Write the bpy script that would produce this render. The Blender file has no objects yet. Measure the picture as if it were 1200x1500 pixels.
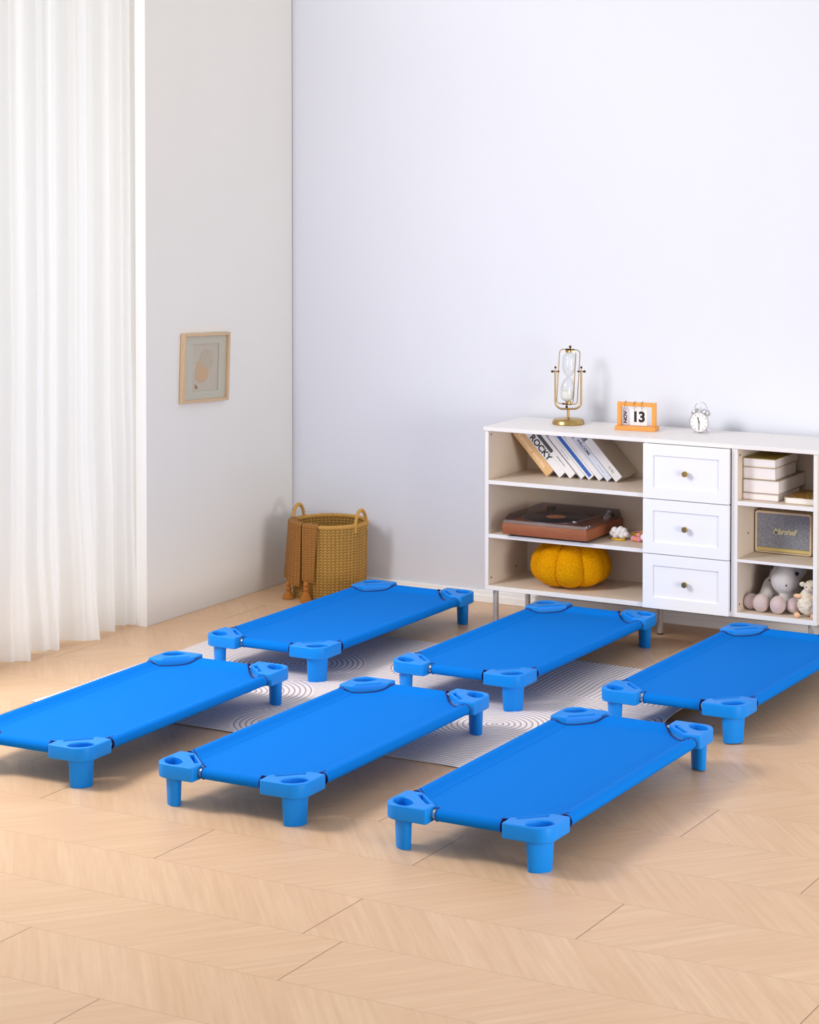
import bpy, bmesh, math, random
from mathutils import Vector, Matrix, Euler
random.seed(7)
PI = math.pi
SC = bpy.context.scene
COL = SC.collection

# ------------------------------------------------------------------ materials
def nd(nt, t, **kw):
    n = nt.nodes.new(t)
    for k, v in kw.items():
        setattr(n, k, v)
    return n

class NT:
    """small helper round a node tree"""
    def __init__(s, nt): s.nt = nt
    def math(s, op, a, b=None, c=None, clamp=False):
        n = nd(s.nt, 'ShaderNodeMath', operation=op, use_clamp=clamp)
        for i, v in enumerate((a, b, c)):
            if v is None: continue
            if isinstance(v, (int, float)): n.inputs[i].default_value = v
            else: s.nt.links.new(v, n.inputs[i])
        return n.outputs[0]
    def noise(s, vec, scale, detail=2, rough=.5, dim='3D'):
        n = nd(s.nt, 'ShaderNodeTexNoise', noise_dimensions=dim)
        n.inputs['Scale'].default_value = scale
        n.inputs['Detail'].default_value = detail
        n.inputs['Roughness'].default_value = rough
        if vec is not None: s.nt.links.new(vec, n.inputs['Vector'])
        return n.outputs[0]
    def comb(s, x, y, z=0.0):
        n = nd(s.nt, 'ShaderNodeCombineXYZ')
        for i, v in enumerate((x, y, z)):
            if isinstance(v, (int, float)): n.inputs[i].default_value = v
            else: s.nt.links.new(v, n.inputs[i])
        return n.outputs[0]
    def mix(s, fac, a, b):
        n = nd(s.nt, 'ShaderNodeMix', data_type='RGBA')
        for i, v in ((0, fac), (6, a), (7, b)):
            if isinstance(v, (int, float)): n.inputs[i].default_value = v
            elif isinstance(v, tuple): n.inputs[i].default_value = (*v, 1)
            else: s.nt.links.new(v, n.inputs[i])
        return n.outputs[2]
    def obj(s):
        t = nd(s.nt, 'ShaderNodeTexCoord').outputs['Object']
        x = nd(s.nt, 'ShaderNodeSeparateXYZ'); s.nt.links.new(t, x.inputs[0])
        return t, x.outputs[0], x.outputs[1], x.outputs[2]
    def bump(s, h, strength, dist=.002):
        n = nd(s.nt, 'ShaderNodeBump')
        n.inputs['Strength'].default_value = strength
        n.inputs['Distance'].default_value = dist
        s.nt.links.new(h, n.inputs['Height'])
        return n.outputs[0]

def srgb(r, g, b):
    return tuple((c/255/12.92 if c/255 <= .04045 else ((c/255+.055)/1.055)**2.4) for c in (r, g, b))

def base(name, color, rough=.5, metal=0.0, sheen=0.0, spec=.5, coat=0.0):
    m = bpy.data.materials.new(name); m.use_nodes = True
    p = m.node_tree.nodes['Principled BSDF']
    p.inputs['Base Color'].default_value = (*color, 1)
    p.inputs['Roughness'].default_value = rough
    p.inputs['Metallic'].default_value = metal
    p.inputs['Specular IOR Level'].default_value = spec
    p.inputs['Sheen Weight'].default_value = sheen
    p.inputs['Coat Weight'].default_value = coat
    return m, NT(m.node_tree), p

def noisy(name, color, rough=.5, var=.08, scale=30, bump=0.0, bscale=200, metal=0.0, sheen=0.0, stretch=(1, 1, 1), spec=.5, dist=.002):
    m, n, p = base(name, color, rough, metal, sheen, spec)
    t, x, y, z = n.obj()
    v = n.comb(n.math('MULTIPLY', x, stretch[0]), n.math('MULTIPLY', y, stretch[1]), n.math('MULTIPLY', z, stretch[2]))
    f = n.noise(v, scale, 3)
    lo = tuple(c*(1-var) for c in color); hi = tuple(min(1, c*(1+var)) for c in color)
    m.node_tree.links.new(n.mix(f, lo, hi), p.inputs['Base Color'])
    if bump:
        b = n.noise(v, bscale, 2)
        m.node_tree.links.new(n.bump(b, bump, dist), p.inputs['Normal'])
    return m

M = {}
M['plastic'] = noisy('blue_plastic', srgb(0, 134, 230), .45, .03, 8, .05, 60, spec=.28)
M['navy'] = noisy('navy_piping', srgb(20, 30, 110), .8, .1, 80)
M['alu'] = noisy('bare_aluminium', srgb(210, 208, 205), .25, .05, 40, metal=1.0)
M['white'] = noisy('white_laminate', srgb(235, 230, 228), .42, .025, 14, .04, 60, stretch=(1, 8, 8))
M['drawer'] = noisy('white_lacquer', srgb(240, 239, 243), .4, .015, 10)
M['brass'] = noisy('brass', srgb(188, 158, 100), .28, .1, 40, metal=1.0)
M['darkbrass'] = noisy('dark_brass', srgb(90, 62, 35), .4, .1, 40, metal=.8)
M['black'] = noisy('black_plastic', srgb(18, 17, 18), .45, .1, 40)
M['blackgloss'] = noisy('black_vinyl', srgb(22, 22, 24), .2, .1, 40)
M['silver'] = noisy('silver_metal', srgb(205, 205, 208), .25, .04, 40, metal=1.0)
M['legmetal'] = noisy('grey_powder_coat', srgb(190, 186, 188), .35, .04, 30, metal=.3)
M['ink'] = noisy('black_ink', srgb(22, 22, 26), .6, .05, 60)
M['paper'] = noisy('paper', srgb(236, 232, 232), .8, .02, 60)
M['cardgrey'] = noisy('grey_card', srgb(205, 198, 212), .8, .02, 60)
M['pages'] = noisy('page_block', srgb(238, 230, 228), .8, .08, 60, .2, 300, stretch=(.2, .2, 6))
M['bamboo'] = noisy('orange_wood', srgb(232, 160, 78), .45, .1, 30, .05, 100, stretch=(1, 6, 6))
M['wall_b'] = noisy('lavender_white_paint', srgb(223, 225, 235), .7, .012, 5, .12, 130, stretch=(1, 1, .25), dist=.001)
M['wall_l'] = noisy('warm_grey_paint', srgb(232, 229, 224), .7, .012, 5, .1, 130, stretch=(1, 1, .25), dist=.001)
M['trimw_litend'] = noisy('white_trim_and_lit_end', srgb(250, 250, 250), .45, .01, 6)
M['gapshade'] = noisy('grey_gap_shade', srgb(105, 98, 100), .7, .05, 30)
M['oak'] = noisy('pale_oak', srgb(208, 176, 140), .5, .1, 25, .05, 100, stretch=(6, 6, 1))
M['windowwood'] = noisy('cream_window_wood', srgb(226, 208, 180), .5, .05, 20)
M['mat_board'] = noisy('mount_board', srgb(190, 186, 170), .8, .02, 40)
M['art_paper'] = noisy('art_paper', srgb(190, 180, 165), .85, .03, 40)
M['art_tan'] = noisy('tan_print', srgb(196, 166, 132), .85, .03, 40)
M['art_pale'] = noisy('pale_print', srgb(184, 172, 152), .85, .03, 40)
M['art_brown'] = noisy('brown_print', srgb(160, 118, 70), .85, .03, 40)
M['walnut'] = noisy('walnut_veneer', srgb(150, 84, 48), .45, .28, 22, .1, 120, stretch=(1, 1, 9))
M['plush_grey'] = noisy('grey_plush', srgb(208, 201, 197), .95, .06, 40, .6, 350, sheen=.4)
M['plush_pink'] = noisy('pink_plush', srgb(208, 184, 179), .95, .06, 40, .5, 350, sheen=.4)
M['plush_cream'] = noisy('cream_fleece', srgb(240, 226, 202), .95, .08, 60, 1.0, 260, sheen=.4, dist=.004)
M['peach'] = noisy('peach_felt', srgb(236, 190, 150), .9, .06, 60)
M['boucle'] = noisy('mustard_boucle', srgb(224, 148, 0), .95, .45, 150, 1.0, 150, spec=.1, dist=.006)
M['pomwhite'] = noisy('white_felt', srgb(245, 242, 245), .9, .03, 60, .4, 400)
M['pompink'] = noisy('pink_felt', srgb(236, 150, 175), .9, .05, 60, .4, 400)
M['pomorange'] = noisy('orange_felt', srgb(238, 160, 110), .9, .05, 60, .4, 400)
M['yellow'] = noisy('yellow_band', srgb(235, 190, 30), .6, .05, 60)
M['pinkband'] = noisy('pink_band', srgb(240, 170, 170), .6, .05, 60)
M['tan'] = noisy('tan_spine', srgb(226, 182, 128), .6, .05, 60)
M['cream_text'] = noisy('cream_print', srgb(245, 226, 196), .6, .02, 60)
M['bookwhite'] = noisy('white_spine', srgb(238, 236, 240), .55, .02, 60)
M['bookblue'] = noisy('pale_blue_spine', srgb(222, 228, 246), .55, .02, 60)
M['beige_cover'] = noisy('beige_cover', srgb(196, 184, 166), .6, .04, 60)
M['grey_print'] = noisy('grey_print', srgb(150, 146, 150), .6, .04, 60)
M['charcoal'] = noisy('charcoal_print', srgb(78, 76, 78), .6, .04, 60)
M['cobalt'] = noisy('cobalt_print', srgb(50, 100, 185), .6, .12, 120)
M['skyprint'] = noisy('light_blue_print', srgb(185, 208, 240), .6, .05, 120)
M['olive'] = noisy('olive_gold_cover', srgb(160, 136, 48), .5, .2, 25)
M['cream_cover'] = noisy('cream_cover', srgb(200, 186, 160), .6, .06, 40)
M['tan_cover'] = noisy('grey_tan_cover', srgb(176, 160, 140), .6, .06, 40)
M['pink_cover'] = noisy('dusty_pink_cover', srgb(206, 184, 186), .6, .05, 40)
M['cream_leather'] = noisy('cream_leatherette', srgb(226, 204, 172), .55, .04, 60, .2, 400)
M['gold'] = noisy('gold_strip', srgb(228, 208, 140), .35, .05, 40, metal=.5)
M['script'] = noisy('pale_gold_script', srgb(226, 214, 170), .35, .05, 60, metal=.3)
M['bouncelam'] = noisy('white_laminate_floor_bounce', srgb(226, 210, 192), .5, .03, 14, .04, 60, stretch=(1, 8, 8))  # white laminate with the warm floor bounce painted into its colour
M['sand'] = noisy('white_sand', srgb(236, 236, 232), .95, .05, 300)
M['throw'] = None

# fabric of the cots, with a stitched seam line along each long side
m, n, p = base('blue_canvas', srgb(4, 118, 228), .8, spec=.08)
t, x, y, z = n.obj()
ax = n.math('ABSOLUTE', x)
seam = n.math('LESS_THAN', n.math('ABSOLUTE', n.math('SUBTRACT', ax, .212)), .0011)
dash = n.math('LESS_THAN', n.math('FRACT', n.math('MULTIPLY', y, 120)), .7)
seam = n.math('MULTIPLY', seam, dash)
f = n.noise(t, 420, 2)
c = n.mix(f, srgb(0, 106, 203), srgb(2, 127, 224))
c = n.mix(n.math('MULTIPLY', seam, .75), c, srgb(10, 50, 140))
m.node_tree.links.new(c, p.inputs['Base Color'])
m.node_tree.links.new(n.bump(n.noise(t, 700, 2), .25, .001), p.inputs['Normal'])
M['canvas'] = m

# floor of wood planks with a chevron figure in each plank
def floor_material():
    m, n, p = base('oak_floor', (.8, .6, .4), .36, spec=.45)
    t, x, y, z = n.obj()
    s = n.math('DIVIDE', n.math('MULTIPLY_ADD', y, -1, -.25), .325)
    k = n.math('FLOOR', s); fr = n.math('FRACT', s)
    wn = nd(m.node_tree, 'ShaderNodeTexWhiteNoise', noise_dimensions='1D')
    m.node_tree.links.new(k, wn.inputs['W'])
    known = {7: 3.218, 9: 2.625, 10: 1.912, 11: 2.645, 12: 2.771, 13: 1.965, 14: 2.445}
    off = n.math('MULTIPLY', wn.outputs[0], 1.404); anyk = None
    for kk, v in known.items():
        e = n.math('COMPARE', k, kk, .1)
        off = n.math('ADD', n.math('MULTIPLY', off, n.math('SUBTRACT', 1, e)), n.math('MULTIPLY', e, v))
    tt = n.math('DIVIDE', n.math('SUBTRACT', x, off), 1.404)
    ft = n.math('FRACT', tt); kt = n.math('FLOOR', tt)
    jd = n.math('MINIMUM', ft, n.math('SUBTRACT', 1, ft))
    joint = n.math('LESS_THAN', jd, .0011)
    sd = n.math('MINIMUM', fr, n.math('SUBTRACT', 1, fr))
    seam = n.math('LESS_THAN', sd, .0035)
    sg = n.math('MULTIPLY_ADD', n.math('MODULO', n.math('ADD', k, 100), 2), 2, -1)   # odd rows +1
    pp = n.math('ADD', n.math('MULTIPLY', x, .78), n.math('MULTIPLY', n.math('MULTIPLY', y, .64), sg))
    qq = n.math('SUBTRACT', n.math('MULTIPLY', x, .64), n.math('MULTIPLY', n.math('MULTIPLY', y, .78), sg))
    strip = n.math('FLOOR', n.math('DIVIDE', pp, .115))
    w2 = nd(m.node_tree, 'ShaderNodeTexWhiteNoise', noise_dimensions='3D')
    m.node_tree.links.new(n.comb(strip, k, kt), w2.inputs['Vector'])
    r = w2.outputs[0]
    gv = n.comb(n.math('ADD', n.math('MULTIPLY', pp, 55), n.math('MULTIPLY', r, 50)), n.math('MULTIPLY', qq, 2.6), n.math('MULTIPLY', r, 9))
    g = n.noise(gv, 1.0, 5, .6)
    gv2 = n.comb(n.math('ADD', n.math('MULTIPLY', pp, 7), n.math('MULTIPLY', r, 50)), n.math('MULTIPLY', qq, 1.2), n.math('MULTIPLY', r, 9))
    g2 = n.noise(gv2, 1.0, 3, .5)
    c = n.mix(r, srgb(222, 185, 148), srgb(228, 194, 158))
    c = n.mix(n.math('MULTIPLY_ADD', g, 2.2, -.75, clamp=True), n.mix(.72, c, srgb(204, 162, 124)), c)
    c = n.mix(n.math('MULTIPLY', n.math('MULTIPLY_ADD', g2, 3, -1.2, clamp=True), .28), c, srgb(214, 172, 134))
    c = n.mix(n.math('MULTIPLY', seam, .5), c, srgb(140, 100, 70))
    c = n.mix(n.math('MULTIPLY', joint, .85), c, srgb(110, 74, 50))
    m.node_tree.links.new(c, p.inputs['Base Color'])
    h = n.math('SUBTRACT', n.math('MULTIPLY', g, .3), n.math('MAXIMUM', seam, joint))
    m.node_tree.links.new(n.bump(h, .12, .002), p.inputs['Normal'])
    return m
M['floor'] = floor_material()

def rug_material():
    m, n, p = base('raked_sand_rug', (.8, .75, .75), .9, spec=.2)
    t, x, y, z = n.obj()
    ph = None; inside = None
    back = n.math('MULTIPLY', n.math('GREATER_THAN', x, 1.62), n.math('GREATER_THAN', n.math('ADD', y, n.math('MULTIPLY', x, .0)), -1.42))
    wob = n.math('MULTIPLY', n.noise(t, 1.6, 1), .10)
    lin = n.math('ADD', n.math('MULTIPLY', back, n.math('SUBTRACT', n.math('ADD', x, wob), n.math('ADD', y, wob))), n.math('ADD', y, wob))
    val = lin
    for (cx, cy, R) in ((1.0, -2.0, .30), (1.437, -2.31, .22), (.943, -1.50, .30), (2.104, -1.944, .47), (2.50, -1.72, .18), (1.55, -1.25, .25), (.62, -2.3, .2)):
        d = n.math('SQRT', n.math('ADD', n.math('POWER', n.math('ABSOLUTE', n.math('SUBTRACT', x, cx)), 2), n.math('POWER', n.math('ABSOLUTE', n.math('SUBTRACT', y, cy)), 2)))
        i = n.math('LESS_THAN', d, R)
        val = n.math('ADD', n.math('MULTIPLY', val, n.math('SUBTRACT', 1, i)), n.math('MULTIPLY', d, i))
    f = n.math('FRACT', n.math('DIVIDE', val, .0215))
    tri = n.math('ABSOLUTE', n.math('SUBTRACT', f, .5))
    line = n.math('SUBTRACT', 1, n.math('MULTIPLY', n.math('SUBTRACT', tri, .06), 7), clamp=True)
    c = n.mix(n.noise(t, 300, 2), srgb(228, 218, 219), srgb(238, 230, 229))
    c = n.mix(n.math('MULTIPLY', line, .78), c, srgb(142, 112, 106))
    edge = n.math('LESS_THAN', z, .0008)
    m.node_tree.links.new(n.mix(edge, c, srgb(24, 22, 24)), p.inputs['Base Color'])
    m.node_tree.links.new(n.bump(tri, .5, .002), p.inputs['Normal'])
    return m
M['rug'] = rug_material()
M['rug_back'] = noisy('black_rug_backing', srgb(26, 24, 26), .95, .1, 60, .4, 300)

def weave(name, c1, c2, uf, vf, bump=.9, cyl=True, lo=.25):
    """basket weave: uf bundles round the axis, vf rows per metre (plait rows)"""
    m, n, p = base(name, c1, .75)
    t, x, y, z = n.obj()
    if cyl:
        a = n.math('ARCTAN2', y, x); u = n.math('MULTIPLY', a, uf/(2*PI))
    else:
        u = n.math('MULTIPLY', x, uf)
    fu = n.math('FRACT', u)
    slope = n.math('MULTIPLY', n.math('ABSOLUTE', n.math('SUBTRACT', fu, .5)), 1.1)
    v = n.math('ADD', n.math('MULTIPLY', z, vf), slope)
    fv = n.math('ABSOLUTE', n.math('SUBTRACT', n.math('FRACT', v), .5))
    fe = n.math('MULTIPLY', n.math('ABSOLUTE', n.math('SUBTRACT', fu, .5)), 1.0)
    h = n.math('MULTIPLY', n.math('SUBTRACT', .5, n.math('MULTIPLY', fv, .95)), n.math('SUBTRACT', .62, fe))
    h = n.math('MULTIPLY', h, 3.6, clamp=True)
    f = n.noise(t, 60, 2)
    c = n.mix(f, c1, tuple(q*.78 for q in c1))
    c = n.mix(h, c2, c)
    m.node_tree.links.new(c, p.inputs['Base Color'])
    m.node_tree.links.new(n.bump(h, bump, .006), p.inputs['Normal'])
    return m
M['wicker'] = weave('seagrass_weave', srgb(238, 194, 98), srgb(140, 92, 32), 58, 74)
M['wickerplain'] = noisy('seagrass_cord', srgb(198, 150, 74), .75, .25, 120, .7, 120)
M['throw'] = weave('brown_knit', srgb(204, 144, 66), srgb(140, 88, 32), 64, 90, .8)
M['tassel'] = noisy('brown_yarn', srgb(182, 114, 44), .9, .25, 160, .8, 160, stretch=(3, 3, .4))

def grille():
    m, n, p = base('grey_speaker_cloth', srgb(120, 122, 134), .85)
    t, x, y, z = n.obj()
    f = n.noise(n.comb(n.math('MULTIPLY', x, 2), y, z), 150, 3)
    wv = n.math('SINE', n.math('MULTIPLY', x, 420)); wz = n.math('SINE', n.math('MULTIPLY', z, 900))
    k = n.math('MULTIPLY_ADD', n.math('ADD', n.math('MULTIPLY', wv, .0), n.math('MULTIPLY', wz, .0)), 1, f)
    c = n.mix(n.math('MULTIPLY_ADD', k, 1.6, -.3, clamp=True), srgb(88, 90, 104), srgb(178, 180, 190))
    m.node_tree.links.new(c, p.inputs['Base Color'])
    return m
M['grille'] = grille()

def gilded():
    m, n, p = base('gold_patterned_cover', srgb(190, 140, 40), .5)
    t, x, y, z = n.obj()
    v = nd(m.node_tree, 'ShaderNodeTexVoronoi'); v.inputs['Scale'].default_value = 90
    m.node_tree.links.new(t, v.inputs['Vector'])
    c = n.mix(n.math('MULTIPLY', v.outputs['Distance'], 1.4, clamp=True), srgb(210, 160, 60), srgb(92, 62, 20))
    m.node_tree.links.new(c, p.inputs['Base Color'])
    return m
M['gilded'] = gilded()

def curtain_mat():
    m = bpy.data.materials.new('sheer_white_voile'); m.use_nodes = True
    nt = m.node_tree; n = NT(nt); nt.nodes.clear()
    out = nd(nt, 'ShaderNodeOutputMaterial')
    d = nd(nt, 'ShaderNodeBsdfDiffuse'); d.inputs[0].default_value = (*srgb(243, 243, 243), 1)
    tr = nd(nt, 'ShaderNodeBsdfTranslucent'); tr.inputs[0].default_value = (*srgb(246, 246, 246), 1)
    tp = nd(nt, 'ShaderNodeBsdfTransparent'); tp.inputs[0].default_value = (1, 1, 1, 1)
    m1 = nd(nt, 'ShaderNodeMixShader'); m1.inputs[0].default_value = .38
    m2 = nd(nt, 'ShaderNodeMixShader'); m2.inputs[0].default_value = .06
    nt.links.new(d.outputs[0], m1.inputs[1]); nt.links.new(tr.outputs[0], m1.inputs[2])
    nt.links.new(m1.outputs[0], m2.inputs[1]); nt.links.new(tp.outputs[0], m2.inputs[2])
    nt.links.new(m2.outputs[0], out.inputs[0])
    t, x, y, z = n.obj()
    b = n.bump(n.noise(n.comb(n.math('MULTIPLY', x, 1), n.math('MULTIPLY', y, 1), n.math('MULTIPLY', z, .25)), 9, 3), .25, .02)
    nt.links.new(b, d.inputs['Normal'])
    return m
M['voile'] = curtain_mat()

def glass_mat(name, tint, mixg=.12, rough=.03, k=.6):
    m = bpy.data.materials.new(name); m.use_nodes = True
    nt = m.node_tree; nt.nodes.clear()
    out = nd(nt, 'ShaderNodeOutputMaterial')
    g = nd(nt, 'ShaderNodeBsdfGlossy'); g.inputs['Roughness'].default_value = rough
    tp = nd(nt, 'ShaderNodeBsdfTransparent'); tp.inputs[0].default_value = (*tint, 1)
    fr = nd(nt, 'ShaderNodeLayerWeight'); fr.inputs[0].default_value = .35
    n = NT(nt)
    f = n.math('MULTIPLY_ADD', fr.outputs['Facing'], k, mixg, clamp=True)
    mx = nd(nt, 'ShaderNodeMixShader')
    nt.links.new(f, mx.inputs[0]); nt.links.new(tp.outputs[0], mx.inputs[1]); nt.links.new(g.outputs[0], mx.inputs[2])
    nt.links.new(mx.outputs[0], out.inputs[0])
    return m
M['glass'] = glass_mat('clear_glass', (.97, .98, .98), .05)
M['smoke'] = glass_mat('smoked_acrylic', (.84, .82, .84), .02, .32, .12)

# ------------------------------------------------------------------ mesh helpers
class MB:
    def __init__(s): s.bm = bmesh.new()
    def _add(s, bm2, mat=None):
        if mat is not None: bmesh.ops.transform(bm2, matrix=mat, verts=bm2.verts)
        me = bpy.data.meshes.new('tmp'); bm2.to_mesh(me); bm2.free()
        s.bm.from_mesh(me); bpy.data.meshes.remove(me)
        return s
    def box(s, x0, x1, y0, y1, z0, z1, bev=0.0, seg=2, mat=None):
        b = bmesh.new(); bmesh.ops.create_cube(b, size=1)
        for v in b.verts:
            v.co = Vector(((x0+x1)/2+v.co.x*(x1-x0), (y0+y1)/2+v.co.y*(y1-y0), (z0+z1)/2+v.co.z*(z1-z0)))
        if bev: bmesh.ops.bevel(b, geom=list(b.edges), offset=bev, segments=seg, affect='EDGES', profile=.5)
        return s._add(b, mat)
    def lathe(s, prof, seg=32, mat=None, caps=True):
        b = bmesh.new(); rings = []
        for r, z in prof:
            if r < 1e-6: rings.append([b.verts.new((0, 0, z))])
            else: rings.append([b.verts.new((r*math.cos(2*PI*i/seg), r*math.sin(2*PI*i/seg), z)) for i in range(seg)])
        for a, c in zip(rings[:-1], rings[1:]):
            for i in range(seg):
                j = (i+1) % seg
                if len(a) == 1 and len(c) == 1: continue
                if len(a) == 1: b.faces.new((a[0], c[j], c[i]))
                elif len(c) == 1: b.faces.new((a[i], a[j], c[0]))
                else: b.faces.new((a[i], a[j], c[j], c[i]))
        if caps:
            if len(rings[0]) > 1: b.faces.new(list(reversed(rings[0])))
            if len(rings[-1]) > 1: b.faces.new(rings[-1])
        bmesh.ops.recalc_face_normals(b, faces=b.faces)
        return s._add(b, mat)
    def tube(s, pts, r, seg=10, closed=False, caps=True):
        b = bmesh.new(); pts = [Vector(q) for q in pts]; n = len(pts)
        rr = r if isinstance(r, (list, tuple)) else [r]*n
        rings = []; prev = None
        for i, q in enumerate(pts):
            if closed: d = pts[(i+1) % n]-pts[i-1]
            else: d = pts[min(i+1, n-1)]-pts[max(i-1, 0)]
            d.normalize()
            if prev is None:
                a = Vector((0, 0, 1)) if abs(d.z) < .9 else Vector((1, 0, 0))
                u = d.cross(a).normalized()
            else:
                u = (prev-d*prev.dot(d)).normalized()
            w = d.cross(u); prev = u
            rings.append([b.verts.new(q+(u*math.cos(2*PI*k/seg)+w*math.sin(2*PI*k/seg))*rr[i]) for k in range(seg)])
        m = n if closed else n-1
        for i in range(m):
            a, c = rings[i], rings[(i+1) % n]
            # match the start of the last ring when closed
            off = 0
            if closed and i == n-1:
                off = min(range(seg), key=lambda o: (a[0].co-c[o].co).length)
            for k in range(seg):
                b.faces.new((a[k], a[(k+1) % seg], c[(k+1+off) % seg], c[(k+off) % seg]))
        if caps and not closed:
            b.faces.new(list(reversed(rings[0]))); b.faces.new(rings[-1])
        bmesh.ops.recalc_face_normals(b, faces=b.faces)
        return s._add(b)
    def cyl(s, p0, p1, r, seg=20): return s.tube([p0, p1], r, seg)
    def ball(s, c, r, seg=16, scale=(1, 1, 1), rot=None):
        b = bmesh.new(); bmesh.ops.create_uvsphere(b, u_segments=seg, v_segments=max(6, seg*2//3), radius=r)
        mt = Matrix.Translation(c) @ (rot.to_matrix().to_4x4() if rot else Matrix.Identity(4)) @ Matrix.Diagonal((*scale, 1))
        return s._add(b, mt)
    def prism(s, poly, z0, z1, bev=0.0, mat=None):
        b = bmesh.new()
        lo = [b.verts.new((x, y, z0)) for x, y in poly]; hi = [b.verts.new((x, y, z1)) for x, y in poly]
        b.faces.new(list(reversed(lo))); b.faces.new(hi)
        for i in range(len(poly)):
            j = (i+1) % len(poly); b.faces.new((lo[i], lo[j], hi[j], hi[i]))
        bmesh.ops.recalc_face_normals(b, faces=b.faces)
        if bev: bmesh.ops.bevel(b, geom=[e for e in b.edges], offset=bev, segments=2, affect='EDGES')
        return s._add(b, mat)
    def grid(s, fn, nu, nv, closed_u=False):
        b = bmesh.new()
        V = [[b.verts.new(fn(i/(nu if closed_u else nu-1), j/(nv-1))) for i in range(nu)] for j in range(nv)]
        for j in range(nv-1):
            for i in range(nu if closed_u else nu-1):
                k = (i+1) % nu
                b.faces.new((V[j][i], V[j][k], V[j+1][k], V[j+1][i]))
        return s._add(b)
    def mesh(s, me, mat):
        b = bmesh.new(); b.from_mesh(me); return s._add(b, mat)
    def build(s, name, mat, parent=None, smooth=True, loc=None):
        me = bpy.data.meshes.new(name); s.bm.to_mesh(me); s.bm.free()
        o = bpy.data.objects.new(name, me); COL.objects.link(o)
        me.materials.append(M[mat] if isinstance(mat, str) else mat)
        if smooth:
            me.shade_smooth(); me.set_sharp_from_angle(angle=math.radians(38))
        if parent: o.parent = parent
        if loc: o.location = loc
        return o

def tag(o, label=None, cat=None, group=None, kind=None):
    if label: o['label'] = label
    if cat: o['category'] = cat
    if group: o['group'] = group
    if kind: o['kind'] = kind
    return o
def thing(name, loc, label, cat, rz=0, group=None):
    o = bpy.data.objects.new(name, None); COL.objects.link(o); o.empty_display_size = .05
    o.location = loc; o.rotation_euler = (0, 0, rz)
    return tag(o, label, cat, group)
def struct(mb, name, mat, parent=None, smooth=False):
    o = mb.build(name, mat, parent, smooth)
    if parent is None: o['kind'] = 'structure'
    return o

def curve_mesh(cu):
    o = bpy.data.objects.new('tmpc', cu); COL.objects.link(o)
    dg = bpy.context.evaluated_depsgraph_get()
    me = bpy.data.meshes.new_from_object(o.evaluated_get(dg))
    bpy.data.objects.remove(o); bpy.data.curves.remove(cu)
    return me
def text_mesh(txt, size, bold=0.0, shear=0.0, extrude=.0003, space=1.0):
    cu = bpy.data.curves.new('t', 'FONT'); cu.body = txt; cu.size = size; cu.extrude = extrude
    cu.offset = bold; cu.shear = shear; cu.space_character = space
    cu.align_x = 'CENTER'; cu.align_y = 'CENTER'
    return curve_mesh(cu)
def flat_curve(polys, z0, z1, bevel):
    """extruded flat shape with holes, polys = list of closed point lists"""
    cu = bpy.data.curves.new('c', 'CURVE'); cu.dimensions = '2D'; cu.fill_mode = 'BOTH'
    cu.extrude = (z1-z0)/2-bevel; cu.bevel_depth = bevel; cu.bevel_resolution = 2
    for k, P in enumerate(polys):
        sp = cu.splines.new('POLY'); sp.points.add(len(P)-1); sp.use_cyclic_u = True
        for q, (x, y) in zip(sp.points, P): q.co = (x, y, 0, 1)
    cu.offset = -bevel
    me = curve_mesh(cu)
    me.transform(Matrix.Translation((0, 0, (z0+z1)/2)))
    return me
def round_poly(P, radii, seg=6):
    out = []; n = len(P)
    for i in range(n):
        p = Vector(P[i]); a = Vector(P[i-1]); b = Vector(P[(i+1) % n]); r = radii[i]
        if r <= 0: out.append(tuple(p)); continue
        u = (a-p).normalized(); w = (b-p).normalized(); ang = u.angle(w)
        tl = r/math.tan(ang/2); c = p+(u+w).normalized()*(r/math.sin(ang/2))
        s0 = p+u*tl-c; s1 = p+w*tl-c
        a0 = math.atan2(s0.y, s0.x); a1 = math.atan2(s1.y, s1.x); d = (a1-a0+PI) % (2*PI)-PI
        for k in range(seg+1):
            t = a0+d*k/seg; out.append((c.x+r*math.cos(t), c.y+r*math.sin(t)))
    return out
def circle(cx, cy, r, n=28): return [(cx+r*math.cos(2*PI*i/n), cy+r*math.sin(2*PI*i/n)) for i in range(n)]
def remeshed(mb, vox, smooth=4):
    me = bpy.data.meshes.new('r'); mb.bm.to_mesh(me); mb.bm.free()
    o = bpy.data.objects.new('r', me); COL.objects.link(o)
    md = o.modifiers.new('r', 'REMESH'); md.mode = 'VOXEL'; md.voxel_size = vox; md.use_smooth_shade = True
    if smooth:
        ms = o.modifiers.new('s', 'SMOOTH'); ms.iterations = smooth; ms.factor = .5
    dg = bpy.context.evaluated_depsgraph_get()
    m2 = bpy.data.meshes.new_from_object(o.evaluated_get(dg)); bpy.data.objects.remove(o)
    out = MB(); out.mesh(m2, Matrix.Identity(4)); return out

# ------------------------------------------------------------------ the setting
fl = struct(MB().box(-1.2, 7.5, -8.2, .1, -.06, 0), 'floor', 'floor')
struct(MB().box(-.0, 7.5, 0, .10, 0, 3.2), 'wall_back', 'wall_b')
struct(MB().box(-.055, 0, -1.214, -.006, 0, 3.2, .0015, 1), 'wall_left', 'wall_l')
struct(MB().box(-.055, 0, -1.2165, -1.214, 0, 3.2), 'lit_wall_end', 'trimw_litend')  # whiter sheet on the wall end, painting in the light it catches
struct(MB().box(-.05, -.0015, -.006, .0, 0, 3.2), 'corner_gap_shade', 'gapshade')  # grey strip standing in for the shade inside the corner gap
bb = MB().box(.0, 7.5, -.012, 0, 0, .055, .002, 1); bb.box(.0, 7.5, -.018, -.012, 0, .034, .002, 1)
struct(bb, 'baseboard_back', 'trimw_litend')
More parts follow.
